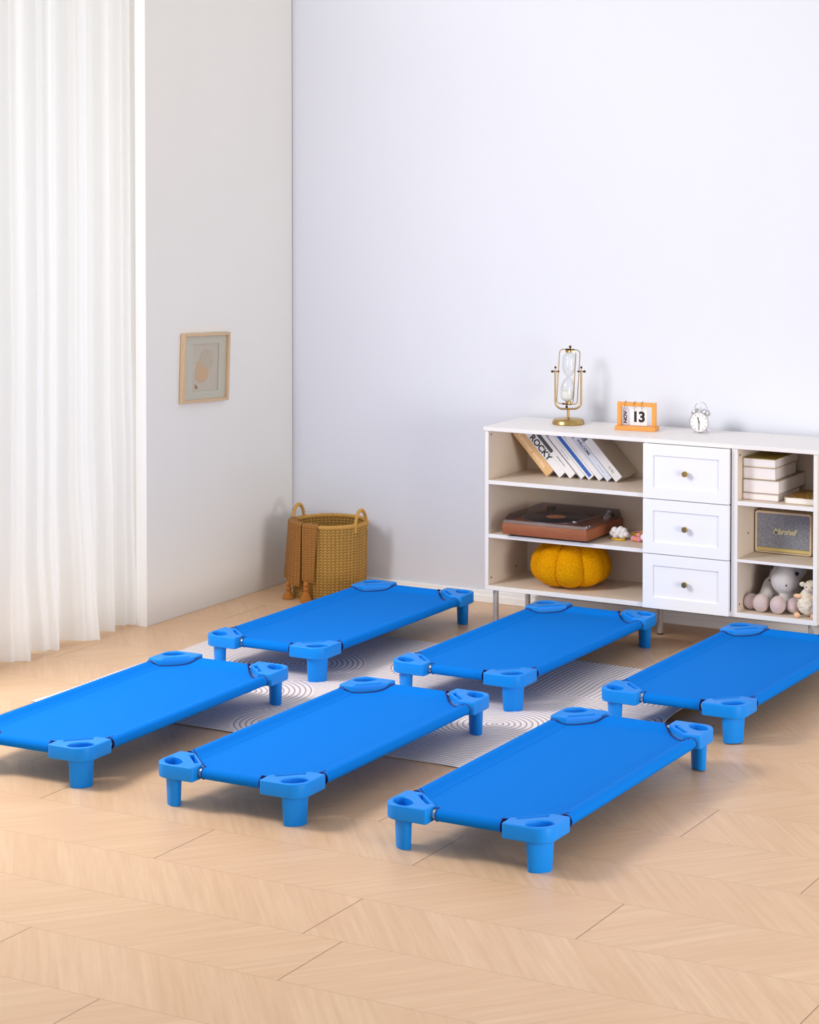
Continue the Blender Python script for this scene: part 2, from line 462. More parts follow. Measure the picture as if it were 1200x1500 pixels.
# outer window wall beyond the curtain
struct(MB().box(-.42, -.055, -1.214, -1.19, 0, 3.2), 'wall_recess', 'wall_l')
wf = MB()
for y0, y1 in ((-1.275, -1.215), (-2.16, -2.10), (-3.06, -3.0)): wf.box(-.36, -.30, y0, y1, .04, 3.0)
for z0, z1 in ((0, .06), (2.94, 3.0)): wf.box(-.36, -.30, -3.06, -1.215, z0, z1)
w = struct(wf, 'window_1', 'windowwood')
MB().box(-.335, -.329, -2.10, -1.275, .06, 2.94).build('glass_pane', 'glass', w)
MB().box(-.335, -.329, -3.0, -2.16, .06, 2.94).build('glass_pane', 'glass', w)

# ------------------------------------------------------------------ curtain
def tri(t):
    q = math.sin(2*PI*t)
    return (1 if q > 0 else -1)*abs(q)**.6*.5+.5*math.sin(2*PI*t+.9)
def curtain_fn(u, v):
    y = -1.222-1.60*u
    z = .006+3.04*v
    s = u*1.60
    lw = max(0, 1-z/1.8); s += .018*lw*math.sin(2.3*z+5*s)+.006*lw*math.sin(9*z+11*s)
    f = .034*tri(s/.185+.18*math.sin(s*5.3))+.012*math.sin(2*PI*s/.068+2*math.sin(s*7))+.004*math.sin(2*PI*s/.031+1)
    low = max(0, 1-z/.9)**2
    f *= 1+.35*low
    f += .022*low*math.sin(2*PI*s/.37+2.0)
    sw = .018*math.sin(z*2.1+s*3)*low
    zz = z
    if z < .02: zz = .004+.004*(1+math.sin(s*31))
    return (-.088+f*(.55+.45*min(1, s/.12))-.006*v, y+sw*min(1, s/.2), zz)
cur = MB().grid(curtain_fn, 520, 70).build('sheer_curtain', 'voile')
tag(cur, 'white sheer floor-length curtain hanging in soft folds before the window on the left', 'curtain')

# ------------------------------------------------------------------ rug
RX0, RX1, RY0, RY1 = .395, 2.67, -2.515, -.885
def rug_h(x, y):
    h = 0.0
    # the right-hand border is curled up off the floor
    e = max(0, 1-(RX1-x)/.16)
    h += .030*e*e*math.exp(-((y+1.52)/.22)**2)
    return h
def rug_top(u, v):
    x = RX0+(RX1-RX0)*u; y = RY0+(RY1-RY0)*v
    wx = .006*math.sin(y*9)*(1 if u > .5 else -1)*(abs(u-.5)*2)**6; wy = .006*math.sin(x*7)*(abs(v-.5)*2)**6
    return (x+wx, y+wy, .004+rug_h(x, y))
rug = thing('area_rug', (0, 0, 0), 'flat pale lavender rug with raked-sand rings and lines, under the blue cots', 'rug')
rm = MB().grid(rug_top, 140, 100)
bnd = [e for e in rm.bm.edges if e.is_boundary]
g = bmesh.ops.extrude_edge_only(rm.bm, edges=bnd)
for v in [q for q in g['geom'] if isinstance(q, bmesh.types.BMVert)]: v.co.z -= .0022
rm.build('pile', 'rug', rug)
def rug_bot(u, v):
    x, y, z = rug_top(u, v); return (x, y, z-.0022)
rb = MB().grid(rug_bot, 140, 100)
bnd = [e for e in rb.bm.edges if e.is_boundary]
g = bmesh.ops.extrude_edge_only(rb.bm, edges=bnd)
for v in [q for q in g['geom'] if isinstance(q, bmesh.types.BMVert)]: v.co.z -= .0012
rb.build('backing', 'rug_back', rug)

# ------------------------------------------------------------------ cots
HX, HY = .233, .62        # cup centres
OX, OY = .283, .668       # outer edges
RZ = .118
def corner_mesh():
    outer = [(OX, .512), (OX, OY), (.128, OY), (.128, .606), (.222, .512)]
    P = round_poly(outer, [.008, .05, .008, .006, .006], 8)
    r2 = math.sqrt(.5)
    hole = [(HX+r2*(.0455*math.cos(a)+.0285*math.sin(a)), HY+r2*(-.0455*math.cos(a)+.0285*math.sin(a))) for a in [2*PI*i/32 for i in range(32)]]
    hole.reverse()
    # slot parallel to the inner edge
    c = Vector((.186, .570)); u = Vector((-1, 1)).normalized(); w = Vector((1, 1)).normalized()
    sl = [c+u*.050-w*.0075, c+u*.050+w*.0075, c-u*.050+w*.0075, c-u*.050-w*.0075]
    me = flat_curve([P, hole, [tuple(q) for q in sl]], .094, .142, .005)
    mb = MB(); mb.mesh(me, Matrix.Identity(4))
    return mb
OVAL = Matrix.Translation((HX, HY, 0)) @ Matrix.Rotation(-PI/4, 4, 'Z') @ Matrix.Diagonal((.0445, .0255, 1, 1))
def corner_inner():
    mb = MB()
    mb.lathe([(1.05, .137), (.9, .06), (0, .058)], 32, OVAL, caps=False)
    mb.prism([(.142, .60), (.215, .525), (.235, .545), (.162, .62)], .098, .112)
    return mb
def make_cot(label, cat, group):
    t = thing('stacking_cot', (0, 0, 0), label, cat, 0, group)
    # fabric sheet
    TOP = .1375
    def zprof(x, y):
        ax = abs(x); ay = abs(y)
        def f(d, rail):      # d = distance inward from the rail centre line
            if d <= 0: return 0
            return 1-math.exp(-(max(0, d-.006)/.022)**1.5)
        sag = .021*f(.257-ax, 0)*min(1, f(.622-ay, 0)*1.0)
        return TOP-sag-.003*(1-(ax/.26)**2)*max(0, 1-(ay/.6)**2)
    def xw(y):
        return min(.257, .729-abs(y))
    def sheet(u, v):
        y = -.622+1.244*v
        w = xw(y)
        k = u*2-1
        # cluster columns near the edges
        x = w*(math.sin(k*PI/2)*.5+k*.5)
        # concave cut beside the corner mouldings
        if abs(y) > .472:
            q = (abs(y)-.472)/(.622-.472); x *= 1-.09*math.sin(PI*q)
        return (x, y, zprof(x, y))
    s = MB().grid(sheet, 60, 110)
    o = s.build('fabric_sheet', 'canvas', t)
    # sleeves of fabric round the rails
    for sx in (-1, 1):
        def sl(u, v, sx=sx):
            a = u*2*PI; y = -.492+.984*v; r = .0195
            return (sx*.257+r*math.cos(a), y, RZ+r*math.sin(a))
        o = MB().grid(sl, 24, 24, True).build('side_sleeve', 'canvas', t)
        MB().cyl((sx*.257, -.55, RZ), (sx*.257, .55, RZ), .0155).build('side_rail', 'alu', t)
    for sy in (-1, 1):
        def sl2(u, v, sy=sy):
            a = u*2*PI; x = -.110+.220*v; r = .0195
            return (x, sy*.622+r*math.cos(a), RZ+r*math.sin(a))
        MB().grid(sl2, 24, 12, True).build('end_sleeve', 'canvas', t)
        MB().cyl((-.17, sy*.622, RZ), (.17, sy*.622, RZ), .0145).build('end_rail', 'alu', t)
    # dark binding along the cut corners and sleeve mouths
    for sx in (-1, 1):
        for sy in (-1, 1):
            pts = []
            for i in range(13):
                yy = .472+(.622-.472)*i/12; xx = (.729-yy)*(1-.09*math.sin(PI*i/12))
                pts.append((sx*xx, sy*yy, zprof(xx, yy)+.001))
            b = MB().tube(pts, .0024, 6)
            b.tube([(sx*.257+.0198*math.cos(a), sy*.492, RZ+.0198*math.sin(a)) for a in [2*PI*i/20 for i in range(20)]], .0018, 6, True)
            b.tube([(sx*.111, sy*.622+.0198*math.cos(a), RZ+.0198*math.sin(a)) for a in [2*PI*i/20 for i in range(20)]], .0018, 6, True)
            o = b.build('edge_binding', 'navy', t); o['label'] = 'navy binding'
    cm = corner_mesh().bm; ci = corner_inner().bm
    base_me = bpy.data.meshes.new('corner'); cm.to_mesh(base_me); cm.free()
    in_me = bpy.data.meshes.new('cinner'); ci.to_mesh(in_me); ci.free()
    for sx in (-1, 1):
        for sy in (-1, 1):
            mt = Matrix.Diagonal((sx, sy, 1, 1))
            b = MB(); b.mesh(base_me, mt); b.mesh(in_me, mt)
            bmesh.ops.recalc_face_normals(b.bm, faces=b.bm.faces)
            co = b.build('corner_bracket', 'plastic', t)
            lg = MB().lathe([(.0, .0), (.82, .0), (.86, .003), (.98, .0955), (.6, .0955)], 32, mt @ OVAL, caps=False)
            bmesh.ops.recalc_face_normals(lg.bm, faces=lg.bm.faces)
            lg.build('leg', 'plastic', t)
    return t
def copy_tree(o, parent=None):
    c = o.copy(); COL.objects.link(c)
    if parent: c.parent = parent
    for ch in list(o.children): copy_tree(ch, c)
    return c
COTS = [('A', .9519, -1.0851, 1.5731, 'blue stacking cot nearest the woven basket and the grey left wall'),
        ('B', 1.0129, -2.7115, 1.5896, 'blue stacking cot at far left beside the curtain, cut off by the picture edge'),
        ('C', 1.8708, -2.7124, 1.574, 'blue stacking cot at front centre, between two others in the nearer row'),
        ('D', 1.8419, -1.1125, 1.5682, 'blue stacking cot in the middle of the farther row, in front of the white cabinet'),
        ('E', 2.7385, -1.1257, 1.5599, 'blue stacking cot at the right picture edge, below the plush toys'),
        ('F', 2.7479, -2.7373, 1.5697, 'blue stacking cot at front right, the one nearest the viewer')]
proto = make_cot(COTS[0][4], 'cot', 'blue stacking cots in two rows')
for i, (k, x, y, a, lab) in enumerate(COTS):
    o = proto if i == 0 else copy_tree(proto)
    o['label'] = lab
    # the feet at one end stand on the rug, 4 mm higher than the others
    near = y < -2
    o.location = (x, y, .0022)
    o.rotation_euler = ((.0031 if near else -.0031), 0, a-PI/2)

# ------------------------------------------------------------------ picture
pf = thing('framed_picture', (.0, -.774, 1.113), 'small picture in pale wooden frame hanging on the grey left wall', 'picture')
pf.rotation_euler = (math.radians(-3.0), 0, 0)
W2, H2 = .187, .158
b = MB(); fw = .017
for (y0, y1, z0, z1) in ((-W2, -W2+fw, -H2, H2), (W2-fw, W2, -H2, H2), (-W2+fw, W2-fw, H2-fw*.8, H2), (-W2+fw, W2-fw, -H2, -H2+fw*.8)):
    b.box(.002, .024, y0, y1, z0, z1, .0015, 1)
b.build('frame', 'oak', pf)
b = MB().box(.002, .006, -W2+fw, W2-fw, -H2+.012, H2-.012); b.build('art_sheet', 'art_paper', pf)
b = MB(); iy0, iy1, iz0, iz1 = -.098, .112, -.108, .108
for (y0, y1, z0, z1) in ((-W2+fw, iy0, -H2+.012, H2-.012), (iy1, W2-fw, -H2+.012, H2-.012), (iy0, iy1, iz1, H2-.012), (iy0, iy1, -H2+.012, iz0)):
    b.box(.006, .011, y0, y1, z0, z1)
b.build('mount', 'mat_board', pf)
def yz(P, x0, x1):
    b = MB(); Mx = Matrix(((0, 0, 1, 0), (1, 0, 0, 0), (0, 1, 0, 0), (0, 0, 0, 1)))
    b.prism(P, x0, x1, mat=Mx); return b
blob1 = round_poly([(-.055, .03), (-.075, -.045), (-.02, -.075), (.03, -.05), (.04, -.005), (-.01, .004), (-.03, .03)], [.01, .03, .035, .03, .006, .012, .005], 8)
yz(blob1, .006, .0072).build('tan_shape', 'art_tan', pf, False)
yz([(-.03+.0+.056*math.cos(a)+.05, .035+.048*math.sin(a)) for a in [2*PI*i/40 for i in range(40)]], .006, .0066).build('pale_shape', 'art_pale', pf, False)
yz(round_poly([(-.072, -.072), (-.042, -.093), (-.068, -.098)], [.003, .004, .005], 5), .006, .0072).build('brown_shape', 'art_brown', pf, False)

# ------------------------------------------------------------------ cabinet
CX0, CX1, CYF, CYB = 1.276, 2.816, -.427, -.03
cab = thing('sideboard_cabinet', ((CX0+CX1)/2, (CYF+CYB)/2, 0), 'low white sideboard with open shelves and three drawers on metal legs', 'cabinet')
cl = cab.location.copy()
def cb(b, name, mat='white', parent=cab, off=True, smooth=True):
    bmesh.ops.translate(b.bm, verts=b.bm.verts, vec=(-cl.x, -cl.y, 0)) if off else None
    return b.build(name, mat, parent, smooth)
cb(MB().box(CX0-.006, CX1+.006, CYF-.006, CYB, .864, .882, .0015, 1), 'top_panel')
def panel(x0, x1, z0, z1, name, y0=CYF):
    p_ = cb(MB().box(x0, x1, y0+.0012, CYB, z0, z1, .0004, 1), name, 'bouncelam')
    cb(MB().box(x0, x1, y0, y0+.0012, z0, z1, .0004, 1), 'edge_band', 'white', p_)  # front strip kept plain white, without the painted floor bounce
panel(CX0, CX1, .155, .175, 'bottom_panel')
panel(CX0, CX0+.017, .175, .864, 'side_panel')
panel(CX1-.017, CX1, .175, .864, 'side_panel')
panel(2.043, 2.059, .175, .864, 'divider', CYF+.001)
panel(2.440, 2.467, .175, .864, 'divider', CYF+.001)
cb(MB().box(CX0+.017, CX1-.017, CYB-.008, CYB, .175, .864), 'back_panel', 'bouncelam')
for x0, x1 in ((CX0+.017, 2.043), (2.467, CX1-.017)):
    panel(x0, x1, .627, .645, 'shelf', CYF+.001)
    panel(x0, x1, .388, .405 if x0 < 2 else .400, 'shelf', CYF+.001)
for z0, z1 in ((.6285, .862), (.3935, .6255), (.158, .3905)):
    x0, x1 = 2.046, 2.437
    d = MB(); yf = -.447; m_ = .046; mz = .048
    d.box(x0, x1, yf+.007, -.429, z0, z1, .001, 1)
    ring = flat_curve([[(x0, z0), (x1, z0), (x1, z1), (x0, z1)], [(x0+m_, z0+mz), (x0+m_, z1-mz), (x1-m_, z1-mz), (x1-m_, z0+mz)]], yf, yf+.0076, .0008)
    d.mesh(ring, Matrix(((1, 0, 0, 0), (0, 0, 1, 0), (0, 1, 0, 0), (0, 0, 0, 1))))
    bmesh.ops.recalc_face_normals(d.bm, faces=d.bm.faces)
    d.box(x0+.02, x1-.02, -.429, -.08, z0+.02, z1-.03)
    dr = cb(d, 'drawer', 'drawer')
    kx, kz = (x0+x1)/2+.002, (z0+z1)/2
    k = MB().lathe([(.0055, 0), (.0055, .012), (.0115, .014), (.0125, .020), (.0125, .026), (.0115, .028), (0, .028)], 20,
                   Matrix.Translation((kx, yf+.007, kz)) @ Matrix.Rotation(PI/2, 4, 'X'))
    o = cb(k, 'knob', 'brass', dr); o['label'] = 'small brass knob'
for x, y in ((1.312, -.39), (1.312, -.07), (2.038, -.235), (2.78, -.39), (2.78, -.07)):
    l = MB().lathe([(.0115, .0), (.0125, .006), (.0125, .155)], 20, Matrix.Translation((x, y, 0)))
    lo = cb(l, 'leg', 'legmetal')
    f = MB().lathe([(.0135, 0), (.0135, .005)], 20, Matrix.Translation((x, y, 0)))
    cb(f, 'foot_cap', 'black', lo)
for x, y, z, s in ((CX0+.017, -.402, .845, 1), (CX0+.017, -.40, .205, 1), (CX0+.017, -.15, .215, 1), (2.467, -.40, .835, 1), (2.467, -.40, .205, 1), (2.467, -.30, .49, 1)):
    h = MB().cyl((x-.001, y, z), (x+.0012, y, z), .0042, 12); cb(h, 'cam_hole_disc', 'black')  # flush black discs standing in for the dark of open cam holes

# ------------------------------------------------------------------ leaning books
LEAN = math.radians(43)
def leaning_book(x, t, h, spine, cover, label, deco=None, depth=.165, yf=-.215):
    # local frame: origin at lower-left edge of the spine; local x = thickness, local z = height, leaning left
    o = thing('book', (x, yf, .6455), label, 'book', 0, 'books leaning on the top left shelf')
    o.rotation_euler = (0, -LEAN, 0)
    # rotated about y by -LEAN the bottom left... keep lowest corner (x=0,z=0) on the shelf
    c = MB(); ct = .0018
    c.box(0, ct, 0, depth, 0, h, .0004, 1); c.box(t-ct, t, 0, depth, 0, h, .0004, 1)
    c.build('cover', cover, o)
    MB().box(0, t, -.0015, .0012, 0, h, .0004, 1).build('spine', spine, o)
    MB().box(ct, t-ct, .0012, depth-.004, .003, h-.003).build('page_block', 'pages', o)
    if deco: deco(o, t, h)
    return o
SPM = lambda x, z, ang=0: Matrix.Translation((x, -.0018, z)) @ Matrix.Rotation(PI/2, 4, 'X') @ Matrix.Rotation(ang, 4, 'Z')
def spine_text(o, txt, size, x, z, mat='ink', bold=0.0, name='spine_lettering', space=1.0, shear=0):
    me = text_mesh(txt, size, bold, shear, .0002, space)
    b = MB(); b.mesh(me, SPM(x, z, -PI/2)); b.build(name, mat, o, False)
def strip(o, x0, x1, z0, z1, mat, name='printed_band', rnd=False):
    b = MB()
    if rnd: b.prism(round_poly([(x0, z0), (x1, z0), (x1, z1), (x0, z1)], [.004, .004, 0, 0]), 0, .0004, mat=SPM(0, 0))
    else: b.box(x0, x1, -.0021, -.0015, z0, z1)
    b.build(name, mat, o, False)
def d1(o, t, h): spine_text(o, 'Summer stories', .030, t*.5, .135, 'cream_text', .0001)
def d2(o, t, h):
    spine_text(o, 'ROCKY', .041, t*.5, .158, 'ink', .0011, space=.98)
def d3(o, t, h):
    strip(o, .004, .021, .142, h-.004, 'charcoal', rnd=True)
    strip(o, .012, .0135, .165, .195, 'bookwhite', 'title_line')
    spine_text(o, 'making the home', .0085, t*.5, .085, 'ink', .0001)
def d4(o, t, h):
    strip(o, .0, .004, .004, h, 'grey_print')
    spine_text(o, 'quiet little days', .009, t*.55, .13, 'grey_print')
def d5(o, t, h):
    strip(o, .009, .026, .008, .256, 'cobalt')
    spine_text(o, 'INTERIORS STUDIES', .016, .0172, .12, 'skyprint', .0001)
def d6(o, t, h): strip(o, t-.003, t-.0015, .0, h, 'skyprint')
def d7(o, t, h):
    spine_text(o, 'WELCOME', .0185, t*.48, .185, 'charcoal', .0005)
    spine_text(o, 'the new house', .007, t*.5, .06, 'grey_print')
def d8(o, t, h): spine_text(o, 'C I E J', .013, t*.5, .055, 'charcoal', .0003)
BK = [(1.478, .0445, .250, 'tan', 'tan', 'tan-spined book leaning at the left end of the tilted row', d1),
      (1.541, .0375, .254, 'bookwhite', 'bookwhite', 'white book with bold black ROCKY on its spine, leaning on the shelf', d2),
      (1.593, .0370, .252, 'bookwhite', 'bookwhite', 'white leaning book with a dark rounded patch at the top of its spine', d3),
      (1.646, .0278, .243, 'bookwhite', 'bookwhite', 'white leaning book with a thin grey stripe and faint small lettering, beside the blue-banded one', d4),
      (1.686, .0345, .262, 'bookwhite', 'bookwhite', 'white leaning book with a cobalt blue band down its spine', d5),
      (1.735, .0278, .248, 'bookwhite', 'bookwhite', 'plain white book leaning between the blue-banded book and the WELCOME book', d6),
      (1.775, .0285, .245, 'bookblue', 'bookblue', 'pale blue-grey book with WELCOME on its spine, leaning on the shelf', d7),
      (1.817, .0400, .228, 'bookwhite', 'beige_cover', 'thick white-spined book with beige cover, rightmost of the leaning row', d8)]
for x, t, h, sp, cv, lab, dc in BK:
    leaning_book(x, t, h, sp, cv, lab, dc)

# ------------------------------------------------------------------ record player
rp = thing('record_player', (1.581, -.262, .405), 'walnut record player under a smoky clear lid on the middle left shelf', 'record player')
PW, PD = .205, .195
MB().box(-PW, PW, -PD, PD, .012, .060, .003).build('plinth', 'walnut', rp)
MB().box(-PW+.006, PW-.006, -PD+.006, PD-.006, .060, .0615).build('deck_plate', 'walnut', rp)
for sx in (-1, 1):
    for sy in (-1, 1):
        MB().lathe([(.013, 0), (.015, .012)], 18, Matrix.Translation((sx*(PW-.03), sy*(PD-.03) if sy > 0 else -.145, 0))).build('foot', 'black', rp)
MB().lathe([(.148, .0615), (.150, .066), (.150, .070), (.146, .071), (0, .071)], 56, Matrix.Translation((-.035, .0, 0))).build('platter', 'silver', rp)
rec = MB(); prof = [(.146, .0712)]
for i in range(24): prof += [(.144-.004*i, .0726), (.142-.004*i, .0731)]
prof += [(.045, .0728), (0, .0728)]
rec.lathe(prof, 56, Matrix.Translation((-.035, .0, 0))).build('record', 'blackgloss', rp)
rl = MB().lathe([(.045, .0729), (.045, .0735), (.004, .0735), (.003, .080), (0, .081)], 32, Matrix.Translation((-.035, 0, 0))).build('record_label', 'pomorange', rp)
ta = MB().lathe([(.022, .0615), (.022, .078), (.012, .080), (.012, .088), (0, .088)], 24, Matrix.Translation((.158, .115, 0)))
ta.tube([(.158, .165, .086), (.158, .10, .086), (.156, -.03, .086), (.145, -.075, .085), (.118, -.11, .079)], .0035, 8)
ta.cyl((.158, .14, .086), (.158, .172, .086), .011); ta.box(.104, .126, -.128, -.10, .073, .083, .002)
ta.build('tonearm', 'silver', rp)
for y in (-.14, -.112): MB().lathe([(.009, .0615), (.009, .070), (0, .071)], 16, Matrix.Translation((.178, y, 0))).build('control_knob', 'silver', rp)
for x in (-.145, .148): MB().box(x-.016, x+.016, .168, .192, .058, .084, .002).build('hinge', 'black', rp)
lid = MB()
# shell: bottom rim, sloped front, flat top
def lidpt(ox, sy, z): return (ox, sy, z)
o1 = .002; yb = PD-.008; yf = -PD+.003; XL = PW-.003
prof = [(yf, .0615), (yf+.004, .075), (yf+.045, .097), (yb, .099), (yb, .0615)]
bm = bmesh.new()
L = [bm.verts.new((-XL+(0 if z < .09 else .010), y, z)) for y, z in prof]; Rr = [bm.verts.new((XL-(0 if z < .09 else .010), y, z)) for y, z in prof]
for i in range(4): bm.faces.new((L[i], Rr[i], Rr[i+1], L[i+1]))
bm.faces.new(list(reversed(L))); bm.faces.new(Rr)
bmesh.ops.recalc_face_normals(bm, faces=bm.faces)
bmesh.ops.solidify(bm, geom=list(bm.faces), thickness=.0025)
lid._add(bm); lid.build('dust_cover', 'smoke', rp, False)

# ------------------------------------------------------------------ pumpkin cushion
pc = thing('pumpkin_cushion', (1.612, -.246, .176), 'mustard yellow bouclé pumpkin-shaped cushion on the bottom left shelf', 'cushion')
def pump(u, v):
    a = 2*PI*u+.62; n = 8
    ph = -PI/2+PI*v
    groove = abs(math.sin(a*n/2))**.42
    r0 = .179*(.84+.16*groove)
    cz = math.cos(ph); sz = math.sin(ph)
    r = r0*abs(cz)**(.85 if sz > 0 else .62)
    z = .086+(.120 if sz > 0 else -.086)*abs(sz)**.86*(.93+.07*groove)
    dip = .03*math.exp(-(r/.05)**2)
    z += -dip if sz > 0 else dip*.3
    return (r*math.cos(a), r*math.sin(a), z)
MB().grid(pump, 256, 60, True).build('cushion_body', 'boucle', pc)
MB().lathe([(.0, .168), (.018, .170), (.020, .178), (.012, .184), (0, .185)], 20).build('centre_button', 'boucle', pc)

# ------------------------------------------------------------------ hair accessories on the shelf
po = thing('pompom_hair_clip', (1.862, -.275, .405), 'cluster of white pompoms in a cloud shape beside the record player', 'hair clip')
b = MB()
for x, y, z, r in ((-.036, 0, .026, .014), (-.022, -.006, .040, .016), (-.004, -.004, .030, .018), (.006, 0, .044, .016), (.022, 0, .040, .015), (.032, 0, .026, .014), (.016, -.006, .020, .015), (-.018, -.004, .018, .015)):
    b.ball((x*.95, y, z), r, 18)
b.build('pompoms', 'pomwhite', po)
MB().tube([(.0+.03*math.cos(a), -.014+.014*math.sin(a), .0045) for a in [2*PI*i/24 for i in range(24)]], .004, 8, True).build('ring', 'yellow', po)
hb = thing('hair_band', (1.965, -.20, .405), 'yellow and pink hair band lying beside the white pompoms', 'hair band')
def band(z0, z1, r, mat, name):
    b = MB()
    def fn(u, v):
        a = PI*(.0+1.0*u)
        return (.062*math.cos(a), .05*math.sin(a)-.03, z0+(z1-z0)*v)
    b.grid(fn, 30, 2)
    bm = b.bm; bmesh.ops.solidify(bm, geom=list(bm.faces), thickness=.004)
    return b.build(name, mat, hb)
band(.001, .026, 0, 'yellow', 'yellow_band'); band(.0265, .031, 0, 'pinkband', 'pink_band')
MB().box(-.066, -.03, -.034, -.030, .006, .026, .001).build('band_tip', 'yellow', hb)
pk = thing('pompom_hair_tie', (1.962, -.285, .405), 'small hair tie of pink, orange and white pompoms beside the drawers', 'hair tie')
for nm, mt, lst in (('pink_pompoms', 'pompink', ((-.030, 0, .013, .0125), (.0, -.008, .012, .012), (-.006, .006, .028, .011))),
                    ('orange_pompoms', 'pomorange', ((-.014, -.008, .013, .011),)),
                    ('white_pompoms', 'pomwhite', ((.020, .0, .022, .016), (.034, .004, .030, .014), (.032, 0, .014, .013)))):
    b = MB()
    for x, y, z, r in lst: b.ball((x, y, z), r, 16)
    b.build(nm, mt, pk)

# ------------------------------------------------------------------ stacked books
def flat_book(x0, x1, y0, y1, z0, z1, cover, label, spine='left', top=None, pages='pages'):
    o = thing('book', ((x0+x1)/2, (y0+y1)/2, z0), label, 'book', 0, 'books lying on the top right shelf')
    a, b_, h = (x1-x0)/2, (y1-y0)/2, z1-z0; ct = .0028
    c = MB().box(-a, a, -b_, b_, 0, ct, .0008, 1)
    c.build('lower_cover', cover, o)
    MB().box(-a, a, -b_, b_, h-ct, h, .0008, 1).build('upper_cover', top or cover, o)
    MB().box(-a-.0005, -a+.003, -b_, b_, 0, h, .001, 1).build('spine', cover, o)
    MB().box(-a+.003, a-.002, -b_+.0035, b_-.004, ct, h-ct).build('page_block', pages, o)
    return o
flat_book(2.470, 2.627, -.372, -.105, .6455, .6745, 'pink_cover', 'thin dusty pink book at the bottom of the stack on the top right shelf')
flat_book(2.470, 2.629, -.372, -.045, .675, .7325, 'tan_cover', 'thick grey-tan book, second from the bottom of the stack, longest of the four')
flat_book(2.470, 2.612, -.368, -.110, .733, .7835, 'cream_cover', 'thick cream-covered book just below the olive one in the stack')
flat_book(2.470, 2.612, -.370, -.085, .784, .822, 'cream_cover', 'olive gold topped book on top of the stack on the top right shelf', top='olive')
flat_book(2.662, 2.796, -.392, -.165, .6455, .674, 'cream_cover', 'book with gold patterned cover lying alone beside the stack of four', top='gilded')

# ------------------------------------------------------------------ speaker
sp = thing('loudspeaker', (2.600, -.172, .400), 'cream loudspeaker with grey cloth front and gold script on the middle right shelf', 'loudspeaker')
sw, sd, sh = .125, .062, .180
mb = MB()
P = round_poly([(-sw, 0.003), (sw, .003), (sw, sh), (-sw, sh)], [.010]*4, 6)
Q = round_poly([(-sw+.007, 0.008), (sw-.007, .008), (sw-.007, sh-.009), (-sw+.007, sh-.009)], [.004]*4, 3)
Mxz = Matrix(((1, 0, 0, 0), (0, 0, 1, 0), (0, 1, 0, 0), (0, 0, 0, 1)))
me = flat_curve([P, list(reversed(Q))], -.010, .0, .001)
mb.mesh(me, Matrix.Translation((0, -sd+.006, 0)) @ Mxz)
mb.prism(P, -sd+.004, sd, mat=Mxz)
bmesh.ops.recalc_face_normals(mb.bm, faces=mb.bm.faces)
mb.build('case', 'cream_leather', sp)
MB().box(-sw+.0075, sw-.0075, -sd+.0005, -sd+.0035, .026, sh-.0095).build('grille_cloth', 'grille', sp)
MB().box(-sw+.0075, sw-.0075, -sd-.001, -sd+.0035, .010, .024, .001, 1).build('gold_strip', 'gold', sp)
b = MB(); b.mesh(text_mesh('Marshall', .033, .0009, .42, .0012, .92), Matrix.Translation((.004, -sd-.001, .096)) @ Matrix.Rotation(PI/2, 4, 'X'))
b.build('script_lettering', 'script', sp)
for x in (-.1, .1):
    for y in (-.04, .04): MB().lathe([(.008, 0), (.008, .004)], 12, Matrix.Translation((x, y, -.0))).build('foot', 'black', sp)
for i, x in enumerate((-.02, .02, .06, .09)): MB().lathe([(.006, sh), (.006, sh+.006), (0, sh+.006)], 14, Matrix.Translation((x, 0, 0))).build('top_control', 'gold', sp)

# ------------------------------------------------------------------ plush donkey
dk = thing('plush_animal', (2.60, -.27, .175), 'floppy grey plush animal with dusty pink feet slumped on the bottom right shelf', 'plush toy')
def cap(mb, a, b_, r0, r1, k=10):
    a = Vector(a); b_ = Vector(b_)
    for i in range(k+1):
        t = i/k; mb.ball(a.lerp(b_, t), r0+(r1-r0)*t, 14)
mb = MB()
mb.ball((-.01, .075, .065), .078, 24, (1, .9, .85)); mb.ball((-.005, .065, .115), .058, 20)
cap(mb, (-.02, .05, .125), (.025, .035, .165), .045, .055, 5)
mb.ball((.035, .03, .168), .070, 24, (1.02, .9, .62)); mb.ball((.030, -.022, .128), .062, 24, (1.0, .85, .78))
cap(mb, (.035, .02, .16), (.028, -.03, .128), .060, .056, 6)
cap(mb, (-.055, .03, .095), (-.052, -.055, .038), .030, .030)
cap(mb, (.045, .03, .09), (.034, -.055, .042), .030, .030)
cap(mb, (-.03, .06, .045), (-.088, -.02, .032), .034, .027)
cap(mb, (.03, .06, .045), (.082, -.02, .034), .034, .027)
remeshed(mb, .006, 5).build('plush_body', 'plush_grey', dk)
mb = MB(); 
for (x, y, z, sx, sz) in ((-.103, -.065, .0335, 1.0, 1.0), (-.047, -.100, .0385, 1.02, 1.14), (.028, -.103, .0385, 1.0, 1.14), (.085, -.062, .034, 1.0, 1.0)):
    f = MB().ball((x, y, z), .033, 24, (sx, 1.15, sz)).build('foot', 'plush_pink', dk)
for x, y, z, r in ((-.026, -.030, .182, .0062), (.084, -.022, .162, .0085)):
    MB().ball((x, y-.006, z), r, 16).build('eye', 'black', dk)
for x, y, z in ((-.022, -.070, .131), (.054, -.076, .118)): MB().ball((x, y, z), .0045, 12, (1, .6, 1)).build('nostril', 'ink', dk)
for sx in (-1, 1):
    MB().ball((.035+sx*.062, .045, .190), .020, 16, (.55, .5, .9)).build('ear', 'plush_grey', dk)

